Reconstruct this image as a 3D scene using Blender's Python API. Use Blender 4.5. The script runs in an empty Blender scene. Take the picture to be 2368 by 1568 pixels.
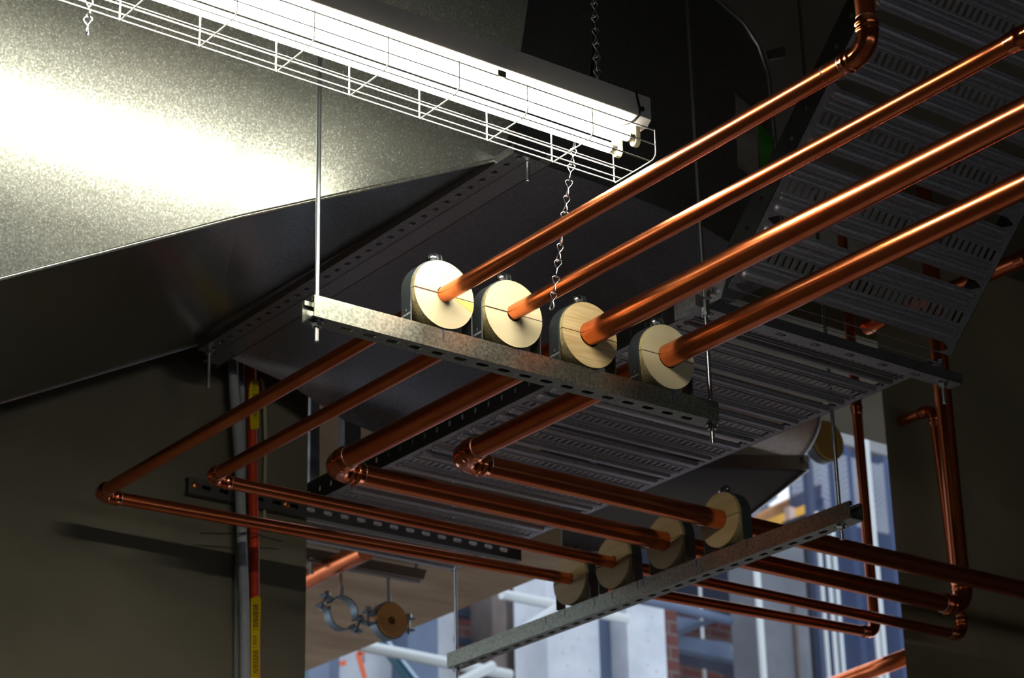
import bpy, bmesh, math, random
from mathutils import Vector, Matrix
random.seed(7)
SC = bpy.context.scene
COL = SC.collection
PI = math.pi

# ------------------------------------------------------------------ survey of the place
# X runs along the lamp and the strut, Y along the upper pipes (away from the camera), Z up; metres.
F_PX, CX, CY = 5418.58, 1184.0, 784.0
ROT = ((0.79793644, 0.21554664, 0.56288284), (-0.60234023, 0.31923573, 0.73162477), (-0.02199305, -0.92283704, 0.38456223))
EYE = Vector((0.0, 0.0, 1.6))

def at(px, py, axis, val):
    """Where the sight line through a photo point meets the plane x, y or z = val."""
    a, b = (px - CX) / F_PX, (py - CY) / F_PX
    d = Vector([r[0] * a + r[1] * b + r[2] for r in ROT])
    k = 'xyz'.index(axis)
    return EYE + d * ((val - EYE[k]) / d[k])

# ------------------------------------------------------------------ materials
def lin(c):
    return tuple((v / 255 / 12.92) if v / 255 <= 0.04045 else ((v / 255 + 0.055) / 1.055) ** 2.4 for v in c) + (1.0,)

MATS = {}
def mat(name, col, metal=0.0, rough=0.5, col2=None, scale=20.0, rvar=0.0, bump=0.0, bscale=None, kind='noise', detail=3.0, emis=None, estr=0.0, stretch=None, spec=0.5, contrast=(0.35, 0.65)):
    m = bpy.data.materials.new(name); m.use_nodes = True
    nt = m.node_tree; N = nt.nodes; L = nt.links
    b = N['Principled BSDF']
    b.inputs['Metallic'].default_value = metal
    b.inputs['Roughness'].default_value = rough
    b.inputs['Specular IOR Level'].default_value = spec
    c1 = lin(col)
    b.inputs['Base Color'].default_value = c1
    if col2 or rvar or bump:
        tc = N.new('ShaderNodeTexCoord'); mp = N.new('ShaderNodeMapping')
        if stretch: mp.inputs['Scale'].default_value = stretch
        L.new(tc.outputs['Object'], mp.inputs['Vector'])
        def tex(s):
            if kind == 'voronoi':
                t = N.new('ShaderNodeTexVoronoi'); t.inputs['Scale'].default_value = s
                L.new(mp.outputs['Vector'], t.inputs['Vector']); return t.outputs['Color']
            t = N.new('ShaderNodeTexNoise'); t.inputs['Scale'].default_value = s; t.inputs['Detail'].default_value = detail
            L.new(mp.outputs['Vector'], t.inputs['Vector']); return t.outputs['Fac']
        o = tex(scale)
        if kind == 'voronoi':
            bw = N.new('ShaderNodeRGBToBW'); L.new(o, bw.inputs[0]); o = bw.outputs[0]
        if col2:
            r = N.new('ShaderNodeValToRGB')
            r.color_ramp.elements[0].position = contrast[0]; r.color_ramp.elements[0].color = c1
            r.color_ramp.elements[1].position = contrast[1]; r.color_ramp.elements[1].color = lin(col2)
            L.new(o, r.inputs[0]); L.new(r.outputs[0], b.inputs['Base Color'])
        if rvar:
            mr = N.new('ShaderNodeMapRange'); mr.inputs['To Min'].default_value = rough - rvar; mr.inputs['To Max'].default_value = rough + rvar
            mr.inputs['From Min'].default_value = 0.3; mr.inputs['From Max'].default_value = 0.7
            L.new(o, mr.inputs['Value']); L.new(mr.outputs[0], b.inputs['Roughness'])
        if bump:
            bp = N.new('ShaderNodeBump'); bp.inputs['Strength'].default_value = 1.0; bp.inputs['Distance'].default_value = bump
            L.new(tex(bscale) if bscale else o, bp.inputs['Height']); L.new(bp.outputs[0], b.inputs['Normal'])
    if emis:
        b.inputs['Emission Color'].default_value = lin(emis); b.inputs['Emission Strength'].default_value = estr
    MATS[name] = m
    return m

COPPER = mat('copper', (236, 134, 86), 1, 0.24, (222, 116, 68), 14, 0.03, detail=5, stretch=(1, 1, 1))
COPPER_B = mat('copper_fitting', (236, 140, 92), 1, 0.16, (206, 106, 70), 60, 0.06, 0.0006, 45)
SOLDER = mat('solder', (205, 180, 165), 1, 0.38, (190, 130, 105), 150, 0.1)
GALV = mat('galvanised_duct', (128, 130, 122), 0.82, 0.26, (158, 160, 150), 250, 0.02, kind='noise', detail=4, contrast=(0.4, 0.6))
GALV_D = mat('galvanised_duct_dull', (150, 152, 156), 1, 0.36, (176, 178, 184), 220, 0.06, detail=2)
STRUT = mat('galvanised_strut', (120, 124, 112), 0.85, 0.36, (160, 162, 150), 190, 0.08, 0.00005, 420)
TRAYM = mat('galvanised_tray', (172, 170, 176), 0.7, 0.45, (196, 194, 200), 130, 0.06)
ZINC = mat('bright_zinc', (214, 218, 222), 1, 0.22, (190, 196, 200), 200, 0.05)
ROD = mat('zinc_thread', (190, 196, 200), 1, 0.3)
STRAP = mat('dull_zinc_strap', (96, 104, 107), 0.9, 0.5, (110, 118, 121), 300, 0.05)
WIRE = mat('white_coated_wire', (225, 222, 212), 0, 0.4)
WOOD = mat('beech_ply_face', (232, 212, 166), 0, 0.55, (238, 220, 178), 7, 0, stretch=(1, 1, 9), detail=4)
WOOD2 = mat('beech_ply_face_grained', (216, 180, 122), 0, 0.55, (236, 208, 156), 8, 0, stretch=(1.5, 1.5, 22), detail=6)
WOOD_SHADE = mat('ply_face_shade_tone', (196, 162, 112), 0, 0.6, (208, 176, 126), 7, 0, stretch=(1, 1, 9), detail=4)  # same ply as the upper blocks, darkened to imitate shade on the lower strut
WOOD_E = mat('ply_edge_layers', (150, 130, 84), 0, 0.7, (206, 188, 136), 60, 0, stretch=(6, 6, 0.4))
SAWCUT = mat('dark_saw_cut', (74, 48, 30), 0, 0.8)
PAINT = mat('cream_white_paint', (214, 208, 204), 0, 0.45)
TUBE = mat('fluorescent_tube', (255, 255, 255), 0, 0.4, emis=(255, 252, 236), estr=80.0)
HOLDER = mat('ivory_plastic', (226, 218, 182), 0, 0.35)
CAP = mat('tube_end_cap', (170, 165, 155), 1, 0.3)
BLACK = mat('black_plastic', (12, 12, 12), 0, 0.5)
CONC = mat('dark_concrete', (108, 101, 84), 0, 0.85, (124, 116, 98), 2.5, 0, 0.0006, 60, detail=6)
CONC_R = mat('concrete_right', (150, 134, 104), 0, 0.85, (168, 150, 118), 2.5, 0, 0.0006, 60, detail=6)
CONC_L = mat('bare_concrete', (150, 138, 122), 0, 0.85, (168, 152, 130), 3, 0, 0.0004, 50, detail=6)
PLYF = mat('board_marked_concrete', (160, 134, 106), 0, 0.85, (190, 164, 134), 2.2, 0, detail=7, stretch=(1.0, 3.0, 1.0))
FLOORM = mat('concrete_floor', (150, 137, 131), 0, 0.8, (164, 150, 144), 1.5, 0, detail=5)
GREYC = mat('grey_conduit_plastic', (168, 172, 176), 0, 0.42)
REDC = mat('orange_conduit_plastic', (214, 62, 20), 0, 0.4)
WHITEC = mat('pale_conduit_plastic', (176, 170, 140), 0, 0.5)
YELLOW = mat('yellow_tag', (226, 190, 10), 0, 0.35)
INK = mat('black_print', (20, 18, 14), 0, 0.6)
BLUEINK = mat('blue_marker', (24, 20, 120), 0, 0.5)
WHITEINK = mat('white_print', (225, 228, 230), 0, 0.6)
LABELM = mat('paper_label', (120, 112, 108), 0, 0.7)
GREENP = mat('green_paper', (50, 112, 26), 0, 0.7)
OUT_WHITE = mat('white_painted_panel', (208, 212, 220), 0, 0.7, (190, 194, 204), 5)
OUT_BLUE = mat('blue_grey_steel', (96, 112, 140), 0, 0.5, (84, 98, 124), 3)
OUT_DARK = mat('dark_blue_steel', (46, 58, 78), 0, 0.5)
OUT_BROWN = mat('brown_column', (112, 100, 96), 0, 0.8, (86, 74, 70), 4)
OUT_GREY = mat('grey_panel', (112, 114, 122), 0, 0.7, (98, 100, 108), 3)
TEAL = mat('teal_painted_steel', (20, 84, 104), 0, 0.4)
ALU = mat('scaffold_aluminium', (200, 204, 204), 0.6, 0.45)
ORANGE = mat('orange_spray_paint', (250, 120, 80), 0, 0.7)
TIMBER = mat('scaffold_timber', (214, 158, 108), 0, 0.8, (188, 134, 92), 8)
YELL2 = mat('yellow_band', (206, 150, 50), 0, 0.7)

def brick_mat():
    m = bpy.data.materials.new('red_brick'); m.use_nodes = True
    nt = m.node_tree; b = nt.nodes['Principled BSDF']; b.inputs['Roughness'].default_value = 0.9
    tc = nt.nodes.new('ShaderNodeTexCoord'); mp = nt.nodes.new('ShaderNodeMapping')
    mp.inputs['Rotation'].default_value = (PI / 2, 0, 0)
    t = nt.nodes.new('ShaderNodeTexBrick')
    t.inputs['Color1'].default_value = lin((104, 56, 52)); t.inputs['Color2'].default_value = lin((84, 48, 46)); t.inputs['Mortar'].default_value = lin((100, 90, 88))
    t.inputs['Scale'].default_value = 1.0; t.inputs['Brick Width'].default_value = 0.22; t.inputs['Row Height'].default_value = 0.075; t.inputs['Mortar Size'].default_value = 0.008
    nt.links.new(tc.outputs['Object'], mp.inputs['Vector']); nt.links.new(mp.outputs[0], t.inputs['Vector']); nt.links.new(t.outputs['Color'], b.inputs['Base Color'])
    return m
BRICK = brick_mat()

def net_mat():
    m = bpy.data.materials.new('blue_scaffold_net'); m.use_nodes = True
    nt = m.node_tree; b = nt.nodes['Principled BSDF']
    b.inputs['Base Color'].default_value = lin((52, 68, 104)); b.inputs['Roughness'].default_value = 0.7
    tc = nt.nodes.new('ShaderNodeTexCoord')
    n = nt.nodes.new('ShaderNodeTexNoise'); n.inputs['Scale'].default_value = 3
    w = nt.nodes.new('ShaderNodeTexWave'); w.inputs['Scale'].default_value = 14; w.wave_type = 'BANDS'; w.bands_direction = 'DIAGONAL'
    mr = nt.nodes.new('ShaderNodeMapRange'); mr.inputs['To Min'].default_value = 0.8; mr.inputs['To Max'].default_value = 0.97
    nt.links.new(tc.outputs['Object'], n.inputs['Vector']); nt.links.new(tc.outputs['Object'], w.inputs['Vector'])
    ad = nt.nodes.new('ShaderNodeMath'); ad.operation = 'MULTIPLY'
    nt.links.new(n.outputs['Fac'], ad.inputs[0]); nt.links.new(w.outputs['Fac'], ad.inputs[1])
    nt.links.new(ad.outputs[0], mr.inputs['Value']); nt.links.new(mr.outputs[0], b.inputs['Alpha'])
    return m
NET = net_mat()

# ------------------------------------------------------------------ mesh collecting
class MB:
    def __init__(s): s.v = []; s.f = []; s.sm = []
    def add(s, verts, faces, smooth=False):
        o = len(s.v); s.v += [tuple(v) for v in verts]
        for f in faces: s.f.append([i + o for i in f]); s.sm.append(smooth)
        return s
    def box(s, lo, hi):
        (a, b, c), (d, e, g) = lo, hi
        v = [(a, b, c), (d, b, c), (d, e, c), (a, e, c), (a, b, g), (d, b, g), (d, e, g), (a, e, g)]
        return s.add(v, [(0, 3, 2, 1), (4, 5, 6, 7), (0, 1, 5, 4), (1, 2, 6, 5), (2, 3, 7, 6), (3, 0, 4, 7)])
    def hull8(s, bottom, top):
        n = len(bottom)
        return s.add(list(bottom) + list(top), [tuple(range(n))[::-1], tuple(range(n, 2 * n))] + [(i, (i + 1) % n, (i + 1) % n + n, i + n) for i in range(n)])
    def prism(s, pts, vec, smooth=False):
        """Closed outline (3D points, planar) pushed along vec."""
        vec = Vector(vec); pts = [Vector(p) for p in pts]; n = len(pts)
        s.add(pts, [tuple(range(n))]); s.add([p + vec for p in pts], [tuple(range(n))[::-1]])
        return s.add(pts + [p + vec for p in pts], [(i, i + n, (i + 1) % n + n, (i + 1) % n) for i in range(n)], smooth)
    def sweep(s, path, rad, seg=20, caps=True, smooth=True, closed=False):
        path = [Vector(p) for p in path]; n = len(path)
        if not isinstance(rad, (list, tuple)): rad = [rad] * n
        def tan(i):
            if closed: return (path[(i + 1) % n] - path[i - 1]).normalized()
            a = path[max(i - 1, 0)]; b = path[min(i + 1, n - 1)]
            return (b - a).normalized()
        t = tan(0); up = Vector((0, 0, 1)) if abs(t.z) < 0.9 else Vector((1, 0, 0))
        u = t.cross(up).normalized(); rings = []
        for i in range(n):
            t2 = tan(i); q = t.rotation_difference(t2); u = (q @ u); u = (u - t2 * u.dot(t2)).normalized(); t = t2
            w = t.cross(u); rings.append([path[i] + (u * math.cos(2 * PI * k / seg) + w * math.sin(2 * PI * k / seg)) * rad[i] for k in range(seg)])
        v = [p for r in rings for p in r]; f = []
        for i in range(n if closed else n - 1):
            j = (i + 1) % n
            for k in range(seg):
                k2 = (k + 1) % seg
                f.append((i * seg + k, i * seg + k2, j * seg + k2, j * seg + k))
        s.add(v, f, smooth)
        if caps and not closed:
            s.add(rings[0], [tuple(range(seg))[::-1]]); s.add(rings[-1], [tuple(range(seg))])
        return s
    def rod(s, a, b, r, seg=12): return s.sweep([a, b], r, seg)
    def cell(s, T, u0, u1, v0, v1, hole, t, n=16):
        """One plate cell with a hole; T maps (u,v,w) to a point; hole=(cu,cv,half_u,half_v,'slot'|'rect')."""
        if hole is None:
            v = [T(u, w_, h) for h in (0, t) for (u, w_) in ((u0, v0), (u1, v0), (u1, v1), (u0, v1))]
            return s.add(v, [(0, 3, 2, 1), (4, 5, 6, 7), (0, 1, 5, 4), (1, 2, 6, 5), (2, 3, 7, 6), (3, 0, 4, 7)])
        cu, cv, hu, hv, kind = hole
        corners = [math.atan2(y - cv, x - cu) for x, y in ((u0, v0), (u1, v0), (u1, v1), (u0, v1))]
        if kind == 'rect': corners += [math.atan2(y, x) for x, y in ((hu, hv), (-hu, hv), (hu, -hv), (-hu, -hv))]; angs = sorted(set(corners))
        else: angs = sorted(set(corners + [2 * PI * k / n - PI + 0.01 for k in range(n)] + ([0.0, PI - 1e-4] if hu > hv else [])))
        def outer(a):
            c, d = math.cos(a), math.sin(a); k = 1e9
            if c > 1e-9: k = min(k, (u1 - cu) / c)
            if c < -1e-9: k = min(k, (u0 - cu) / c)
            if d > 1e-9: k = min(k, (v1 - cv) / d)
            if d < -1e-9: k = min(k, (v0 - cv) / d)
            return cu + c * k, cv + d * k
        def inner(a):
            c, d = math.cos(a), math.sin(a)
            if kind == 'rect':
                k = min(hu / abs(c) if abs(c) > 1e-9 else 1e9, hv / abs(d) if abs(d) > 1e-9 else 1e9)
            else:
                r = min(hu, hv); ex, ey = hu - r, hv - r; lo, hi = 0.0, hu + hv
                for _ in range(30):
                    k = (lo + hi) / 2; x, y = abs(c * k), abs(d * k)
                    if math.hypot(max(x - ex, 0), max(y - ey, 0)) < r: lo = k
                    else: hi = k
            return cu + c * k, cv + d * k
        O = [outer(a) for a in angs]; I = [inner(a) for a in angs]; m = len(angs)
        v = [T(x, y, 0) for x, y in O] + [T(x, y, 0) for x, y in I] + [T(x, y, t) for x, y in O] + [T(x, y, t) for x, y in I]
        f = []
        for k in range(m):
            j = (k + 1) % m
            f += [(k, m + k, m + j, j), (2 * m + k, 2 * m + j, 3 * m + j, 3 * m + k), (m + k, 3 * m + k, 3 * m + j, m + j), (k, j, 2 * m + j, 2 * m + k)]
        return s.add(v, f)
    def build(s, name, material, parent=None, bevel=0.0):
        me = bpy.data.meshes.new(name)
        me.from_pydata(s.v, [], s.f)
        bm = bmesh.new(); bm.from_mesh(me)
        for i, f in enumerate(bm.faces): f.smooth = s.sm[i]
        if bevel or not any(s.sm): bmesh.ops.remove_doubles(bm, verts=bm.verts, dist=1e-6)
        bmesh.ops.recalc_face_normals(bm, faces=bm.faces)
        bm.to_mesh(me); bm.free()
        me.materials.append(material)
        o = bpy.data.objects.new(name, me); COL.objects.link(o)
        if parent is not None: attach(o, parent)
        if bevel:
            b = o.modifiers.new('edge', 'BEVEL'); b.width = bevel; b.segments = 2; b.limit_method = 'ANGLE'
        return o

def chain_offset(p):
    m = Matrix.Identity(4)
    while p is not None:
        m = Matrix.Translation(-p.location) @ m if p.parent is None else m
        p = p.parent
    return m
def attach(o, p):
    o.parent = p
    root = p
    # children are drawn in place: undo the root's own position
    o.matrix_parent_inverse = Matrix.Translation(-root.location) if root.parent is None else Matrix.Identity(4)
def thing(name, loc, label, cat, group=None):
    o = bpy.data.objects.new(name, None); COL.objects.link(o); o.location = loc; o.empty_display_size = 0.05
    o['label'] = label; o['category'] = cat
    if group: o['group'] = group
    return o
def tag(o, label, cat, group=None):
    o['label'] = label; o['category'] = cat
    if group: o['group'] = group
    return o
def struct(o):
    o['kind'] = 'structure'; return o
def children(o): return [c for c in bpy.data.objects if c.parent == o]
def dup(root, loc, rotz=0.0, label=None, group=None):
    r = root.copy(); COL.objects.link(r); r.location = loc; r.rotation_euler = (0, 0, rotz)
    if label: r['label'] = label
    if group: r['group'] = group
    for c in children(root):
        inv = c.matrix_parent_inverse.copy()
        d = c.copy(); COL.objects.link(d); d.parent = r; d.matrix_parent_inverse = inv
        for g in children(c):
            inv = g.matrix_parent_inverse.copy()
            h = g.copy(); COL.objects.link(h); h.parent = d; h.matrix_parent_inverse = inv
    return r
def slab(name, pts_px, y, thick, material, parent=None):
    """Upright flat piece in the plane y (outline given by sight points), with real thickness away from the camera."""
    return MB().prism([at(px, py, 'y', y) for px, py in pts_px], (0, thick, 0)).build(name, material, parent)

# ------------------------------------------------------------------ camera
cam = bpy.data.cameras.new('camera'); cam.sensor_width = 36.0; cam.sensor_fit = 'HORIZONTAL'
cam.lens = 36.0 * F_PX / 2368.0; cam.clip_start = 0.05; cam.clip_end = 200
co = bpy.data.objects.new('camera', cam); COL.objects.link(co)
R = ROT
co.matrix_world = Matrix(((R[0][0], -R[0][1], -R[0][2], EYE[0]), (R[1][0], -R[1][1], -R[1][2], EYE[1]), (R[2][0], -R[2][1], -R[2][2], EYE[2]), (0, 0, 0, 1)))
cam.dof.use_dof = True; cam.dof.focus_distance = 4.2; cam.dof.aperture_fstop = 8.0
SC.camera = co

# ------------------------------------------------------------------ world and light
w = bpy.data.worlds.new('overcast'); SC.world = w; w.use_nodes = True
bg = w.node_tree.nodes['Background']; bg.inputs['Color'].default_value = (0.78, 0.88, 1.0, 1); bg.inputs['Strength'].default_value = 1.25
SC.view_settings.view_transform = 'Standard'; SC.view_settings.look = 'None'
SC.view_settings.exposure = 0.2; SC.view_settings.gamma = 1.0; SC.view_settings.use_curve_mapping = False
SC.cycles.max_bounces = 8; SC.cycles.diffuse_bounces = 4; SC.cycles.glossy_bounces = 6
SC.cycles.caustics_reflective = False; SC.cycles.caustics_refractive = False

# ------------------------------------------------------------------ the setting
WALL_Y = 4.735
struct(MB().box((-4, -6, -0.1), (9, 16, 0)).build('floor', FLOORM))
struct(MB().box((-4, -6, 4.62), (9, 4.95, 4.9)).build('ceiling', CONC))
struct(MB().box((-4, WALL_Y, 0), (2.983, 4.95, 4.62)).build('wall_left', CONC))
jx = at(1999, 1038, 'y', 4.55).x
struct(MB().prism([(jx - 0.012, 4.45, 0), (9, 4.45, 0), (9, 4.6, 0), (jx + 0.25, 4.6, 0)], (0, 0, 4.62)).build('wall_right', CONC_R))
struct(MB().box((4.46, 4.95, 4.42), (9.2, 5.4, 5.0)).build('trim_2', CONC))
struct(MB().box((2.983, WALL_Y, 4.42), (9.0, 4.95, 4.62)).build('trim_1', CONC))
struct(MB().box((-4.2, -6, 0), (-4, 4.95, 4.9)).build('wall_side', CONC))
struct(MB().box((-4, -6.2, 0), (9, -6, 1.0)).build('wall_back', CONC))
struct(MB().box((-4, -6.2, 1.75), (9, -6, 4.9)).build('wall_back_upper', CONC))  # gap below this unseen wall piece was added to let in fill daylight
struct(MB().box((9, -6, 0), (9.2, 4.95, 4.9)).build('wall_end', CONC))
# slab of the next bay, its soffit seen through the opening
struct(MB().box((-4, 7.5, 0), (9, 7.7, 2.3)).build('wall_reflection_blocker', mat('blocker_wall_grey', (158, 148, 144), 0, 0.8)))  # unseen low wall, added to keep the bright facade out of metal reflections
struct(MB().box((2.2, 5.4, 3.78), (4.46, 9.5, 4.9)).build('ceiling_outer', PLYF))
# ------------------------------------------------------------------ copper pipes
def arc_pts(c, a, b, R, n=10):
    """Quarter bend about corner c between incoming direction a (pointing to the corner) and outgoing b."""
    a = Vector(a).normalized(); b = Vector(b).normalized(); c = Vector(c)
    o = c - a * R + b * R
    return [o + (-b * math.cos(t) + a * math.sin(t)) * R for t in [PI / 2 * k / n for k in range(n + 1)]]

def elbow(c, a, b, r, parent, name='elbow', solder=None):
    """Soldered elbow: two beaded sockets and a quarter bend."""
    R = 2.1 * r; s = 1.5 * r
    a = Vector(a).normalized(); b = Vector(b).normalized(); c = Vector(c)
    ar = arc_pts(c, a, b, R, 12)
    p0 = ar[0] - a * s; p1 = ar[-1] + b * s
    prof = [(0.0, 1.03), (0.06, 1.10), (0.30, 1.10), (0.38, 1.22), (0.46, 1.24), (0.54, 1.22), (0.62, 1.12), (0.80, 1.12), (0.88, 1.2), (0.95, 1.2), (1.0, 1.13)]
    path = [p0 + (ar[0] - p0) * t for t, _ in prof] + ar[1:-1] + [ar[-1] + (p1 - ar[-1]) * (1 - t) for t, _ in prof[::-1]]
    rad = [r * k for _, k in prof] + [r * 1.12] * (len(ar) - 2) + [r * k for _, k in prof[::-1]]
    e = MB().sweep(path, rad, 28).build(name, COPPER_B, parent)
    for p, d in ((p0, a), (p1, b)):
        MB().sweep([p - d * 0.002, p - d * 0.0005, p + d * 0.001, p + d * 0.0022], [r * 1.01, r * 1.09, r * 1.09, r * 1.0], 24).build('solder_ring', SOLDER, parent)
    return e, p0, p1

def run(a, b, r, parent):
    return MB().sweep([a, b], r, 40).build('tube', COPPER, parent)

def coupling(p, d, r, parent):
    p = Vector(p); d = Vector(d).normalized(); L = 2.4 * r
    prof = [(-1, 1.03), (-0.92, 1.1), (-0.55, 1.1), (-0.45, 1.22), (-0.3, 1.22), (-0.2, 1.1), (0.2, 1.1), (0.3, 1.22), (0.45, 1.22), (0.55, 1.1), (0.92, 1.1), (1, 1.03)]
    MB().sweep([p + d * (L * t) for t, _ in prof], [r * k for _, k in prof], 24).build('coupling', COPPER_B, parent)

PZ = 3.332
RS, RL = 0.0150, 0.0237
X, Y, Z = Vector((1, 0, 0)), Vector((0, 1, 0)), Vector((0, 0, 1))
PIPES = [
    # radius, corner, y at second clamp, riser x, riser top z
    (RS, Vector((2.304, 4.54, 3.328)), Vector((3.625, 4.494, 3.336))),
    (RS, Vector((2.464, 4.322, 3.335)), Vector((3.625, 4.320, 3.334))),
    (RL, Vector((2.647, 4.113, 3.334)), Vector((3.625, 4.121, 3.336))),
    (RL, Vector((2.844, 3.909, 3.333)), Vector((3.625, 3.918, 3.336))),
]
pl_ = ['copper pipe uppermost in the picture, its top end bending straight up beside the angled tray',
       'thin copper pipe through the second bright block, leaving the picture at the upper right',
       'thicker copper pipe through the orange-grained block, rising again at the far right',
       'thicker copper pipe nearest the cable trays, running level out of the right edge without rising']
P = []
for i, (r, c, d2) in enumerate(PIPES):
    p = thing('copper_pipe', c, pl_[i], 'pipe', 'parallel copper pipes on the strut hangers'); P.append(p)
    dx = (d2 - c).normalized()
    e, q0, q1 = elbow(c, Y, dx, r, p)
    if i == 0:
        top = Vector((2.304, 2.103, 3.334))
        _, t0, t1 = elbow(top, -Y, Z, r, p)
        run(q0, t0, r, p); run(t1, t1 + Vector((0, 0, 1.1)), r, p)
    elif i == 1:
        run(q0, Vector((2.464, 1.3, 3.334)), r, p); coupling((2.464, 1.935, 3.334), Y, r, p)
    else:
        run(q0, Vector((c.x, 0.9, c.z)), r, p)
    ends = [(4.690, 4.09), (4.893, 4.01), (4.697, 4.35), None][i]
    if ends is None:
        run(q1, q1 + dx * 3.0, r, p)
    else:
        ex, ez = ends
        k = (ex - c.x) / dx.x; cc = c + dx * k
        _, a0, a1 = elbow(cc, dx, Z, r, p)
        run(q1, a0, r, p)
        if i == 2:
            run(a1, Vector((ex + 0.003, cc.y, 4.60)), r, p)
        elif i == 0:
            run(a1, Vector((ex, cc.y, 4.60)), r, p); coupling((ex, cc.y, 4.035), Z, r, p)
        else:
            tc = Vector((ex - 0.03, cc.y, ez))
            _, b0, b1 = elbow(tc, tc - a1, Y, r, p)
            run(a1, b0, r, p); run(b1, Vector((b1.x, 4.449, b1.z)), r, p)
# marker ticks left by the fitters
for (i, a, dirv) in ((0, (2.304, 2.19, 3.334), Y),):
    MB().sweep([Vector(a), Vector(a) + Vector(dirv) * 0.004], RS * 1.008, 24).build('marker_tick', BLACK, P[i])
# services further back: pipe along the ceiling towards the wall, with fittings
fp = thing('copper_pipe', (4.72, 4.0, 4.27), 'far copper pipe running level behind the angled cable tray at the right', 'pipe')
run((4.75, 4.449, 4.288), (4.75, 2.6, 4.26), RL, fp); coupling((4.75, 3.80, 4.277), Y, RL, fp)

# ------------------------------------------------------------------ strut channel
def strut(name, p0, length, axis, h=0.041, wdt=0.041, first=0.0, label='', webdown=True, slot=(0.014, 0.0065)):
    """C channel: slotted web at the bottom, open top with inturned lips. axis 'x' or 'y'. p0: bottom centre at its start."""
    p0 = Vector(p0); A = X if axis == 'x' else Y; B = Y if axis == 'x' else X
    T = lambda u, v, t: p0 + A * u + B * v + Z * t
    m = MB(); t = 0.0025; hw = wdt / 2
    u = 0.0; nxt = first
    if first > 0.026:
        m.cell(T, 0, first - 0.025, -hw, hw, None, t)
    u = max(first - 0.025, 0)
    while nxt + 0.025 <= length + 1e-6:
        m.cell(T, u, nxt + 0.025, -hw, hw, (nxt, 0, slot[0], slot[1], 'slot'), t); u = nxt + 0.025; nxt += 0.05
    if u < length - 1e-4: m.cell(T, u, length, -hw, hw, None, t)
    def bx(u0, u1, v0, v1, t0, t1):
        a = T(u0, v0, t0); b = T(u1, v1, t1)
        m.box([min(a[i], b[i]) for i in range(3)], [max(a[i], b[i]) for i in range(3)])
    for s in (-1, 1):
        bx(0, length, s * hw, s * (hw - t), t, h)
        bx(0, length, s * (hw - t), s * (hw - 0.0095), h - t, h)
        bx(0, length, s * (hw - 0.0095), s * (hw - 0.0075), h - 0.0085, h - t)
    o = m.build(name, STRUT)
    tag(o, label, 'strut channel')
    return o
# strut under the four upper wooden blocks; slot centres from the photo
S1Z, S1Y = 3.2235, 3.219
s1 = strut('strut_channel', (2.025, S1Y, S1Z), 0.949, 'x', first=0.0805, label='galvanised slotted strut carrying the four bright wooden pipe blocks under the lamp')
S2X = 3.648
s2 = strut('strut_channel', (S2X, 3.494, 3.2235), 1.545, 'y', first=0.0575, label='galvanised slotted strut carrying the four shaded wooden pipe blocks near the opening')
# blue ticks on the flanges
for x_, y_, ln in ((2.301, 3.198, 0.02), (2.474, 3.198, 0.012), (2.654, 3.198, 0.006), (2.852, 3.198, 0.026)):
    MB().prism([(x_, 3.1984, 3.2645), (x_ + 0.0018, 3.1984, 3.2645), (x_ + 0.0035, 3.1984, 3.2645 - ln), (x_ + 0.0022, 3.1984, 3.2645 - ln)], (0, -0.0002, 0)).build('marker_tick', BLUEINK, s1)
for y_ in (3.83, 4.01, 4.21, 4.23, 4.33, 4.40, 4.52, 4.60):
    MB().prism([(S2X - 0.0207, y_, 3.262), (S2X - 0.0207, y_ + 0.003, 3.262), (S2X - 0.0207, y_ + 0.001, 3.243), (S2X - 0.0207, y_ - 0.0005, 3.243)], (-0.0002, 0, 0)).build('marker_tick', BLUEINK, s2)

def nut_mesh(c, r, h, axis='z'):
    c = Vector(c); m = MB()
    U, V, W_ = {'z': (X, Y, Z), 'x': (Y, Z, X), 'y': (Z, X, Y)}[axis]
    m.prism([c + U * (r * math.cos(PI / 3 * k)) + V * (r * math.sin(PI / 3 * k)) - W_ * (h / 2) for k in range(6)], W_ * h)
    return m
def threaded(path0, path1, r, parent, name='shaft'):
    a, b = Vector(path0), Vector(path1); n = max(2, int((b - a).length / 0.0016)); n = min(n, 900)
    pts = [a.lerp(b, k / n) for k in range(n + 1)]
    return MB().sweep(pts, [r * (1.0 if k % 2 else 0.88) for k in range(n + 1)], 10).build(name, ROD, parent)
def hanger(loc, z0, z1, label, under, grp='threaded hanger rods', nut_top=True, r=0.0048, thr=True):
    x, y = loc
    t = thing('hanger_rod', (x, y, z0), label, 'hanger rod', grp)
    if thr: threaded((x, y, z0), (x, y, z1), r, t)
    else: MB().rod((x, y, z0), (x, y, z1), r, 12).build('shaft', ROD, t)
    for zz in under:
        nut_mesh((x, y, zz - 0.0065), 0.0098, 0.008).build('nut', ZINC, t)
        MB().rod((x, y, zz - 0.0023), (x, y, zz - 0.0003), 0.0125, 18).build('washer', ZINC, t)
    return t
hanger((2.0435, S1Y), 3.185, 4.6, 'bright threaded rod dropping from behind the lamp to the left end of the upper strut', [S1Z])
hr = hanger((2.972, S1Y), 3.183, 4.6, 'threaded rod at the right end of the upper strut, passing the tray corner', [S1Z])
nut_mesh((2.972, S1Y, 3.475), 0.0095, 0.034).build('long_nut', ZINC, hr)
hanger((S2X, 3.545), 3.19, 4.6, 'threaded rod at the right end of the lower strut, nut under the slotted face', [3.2235])
hanger((S2X, 5.023), 3.16, 4.6, 'dark threaded rod at the left end of the lower strut, seen against the daylight', [3.2235])

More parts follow.
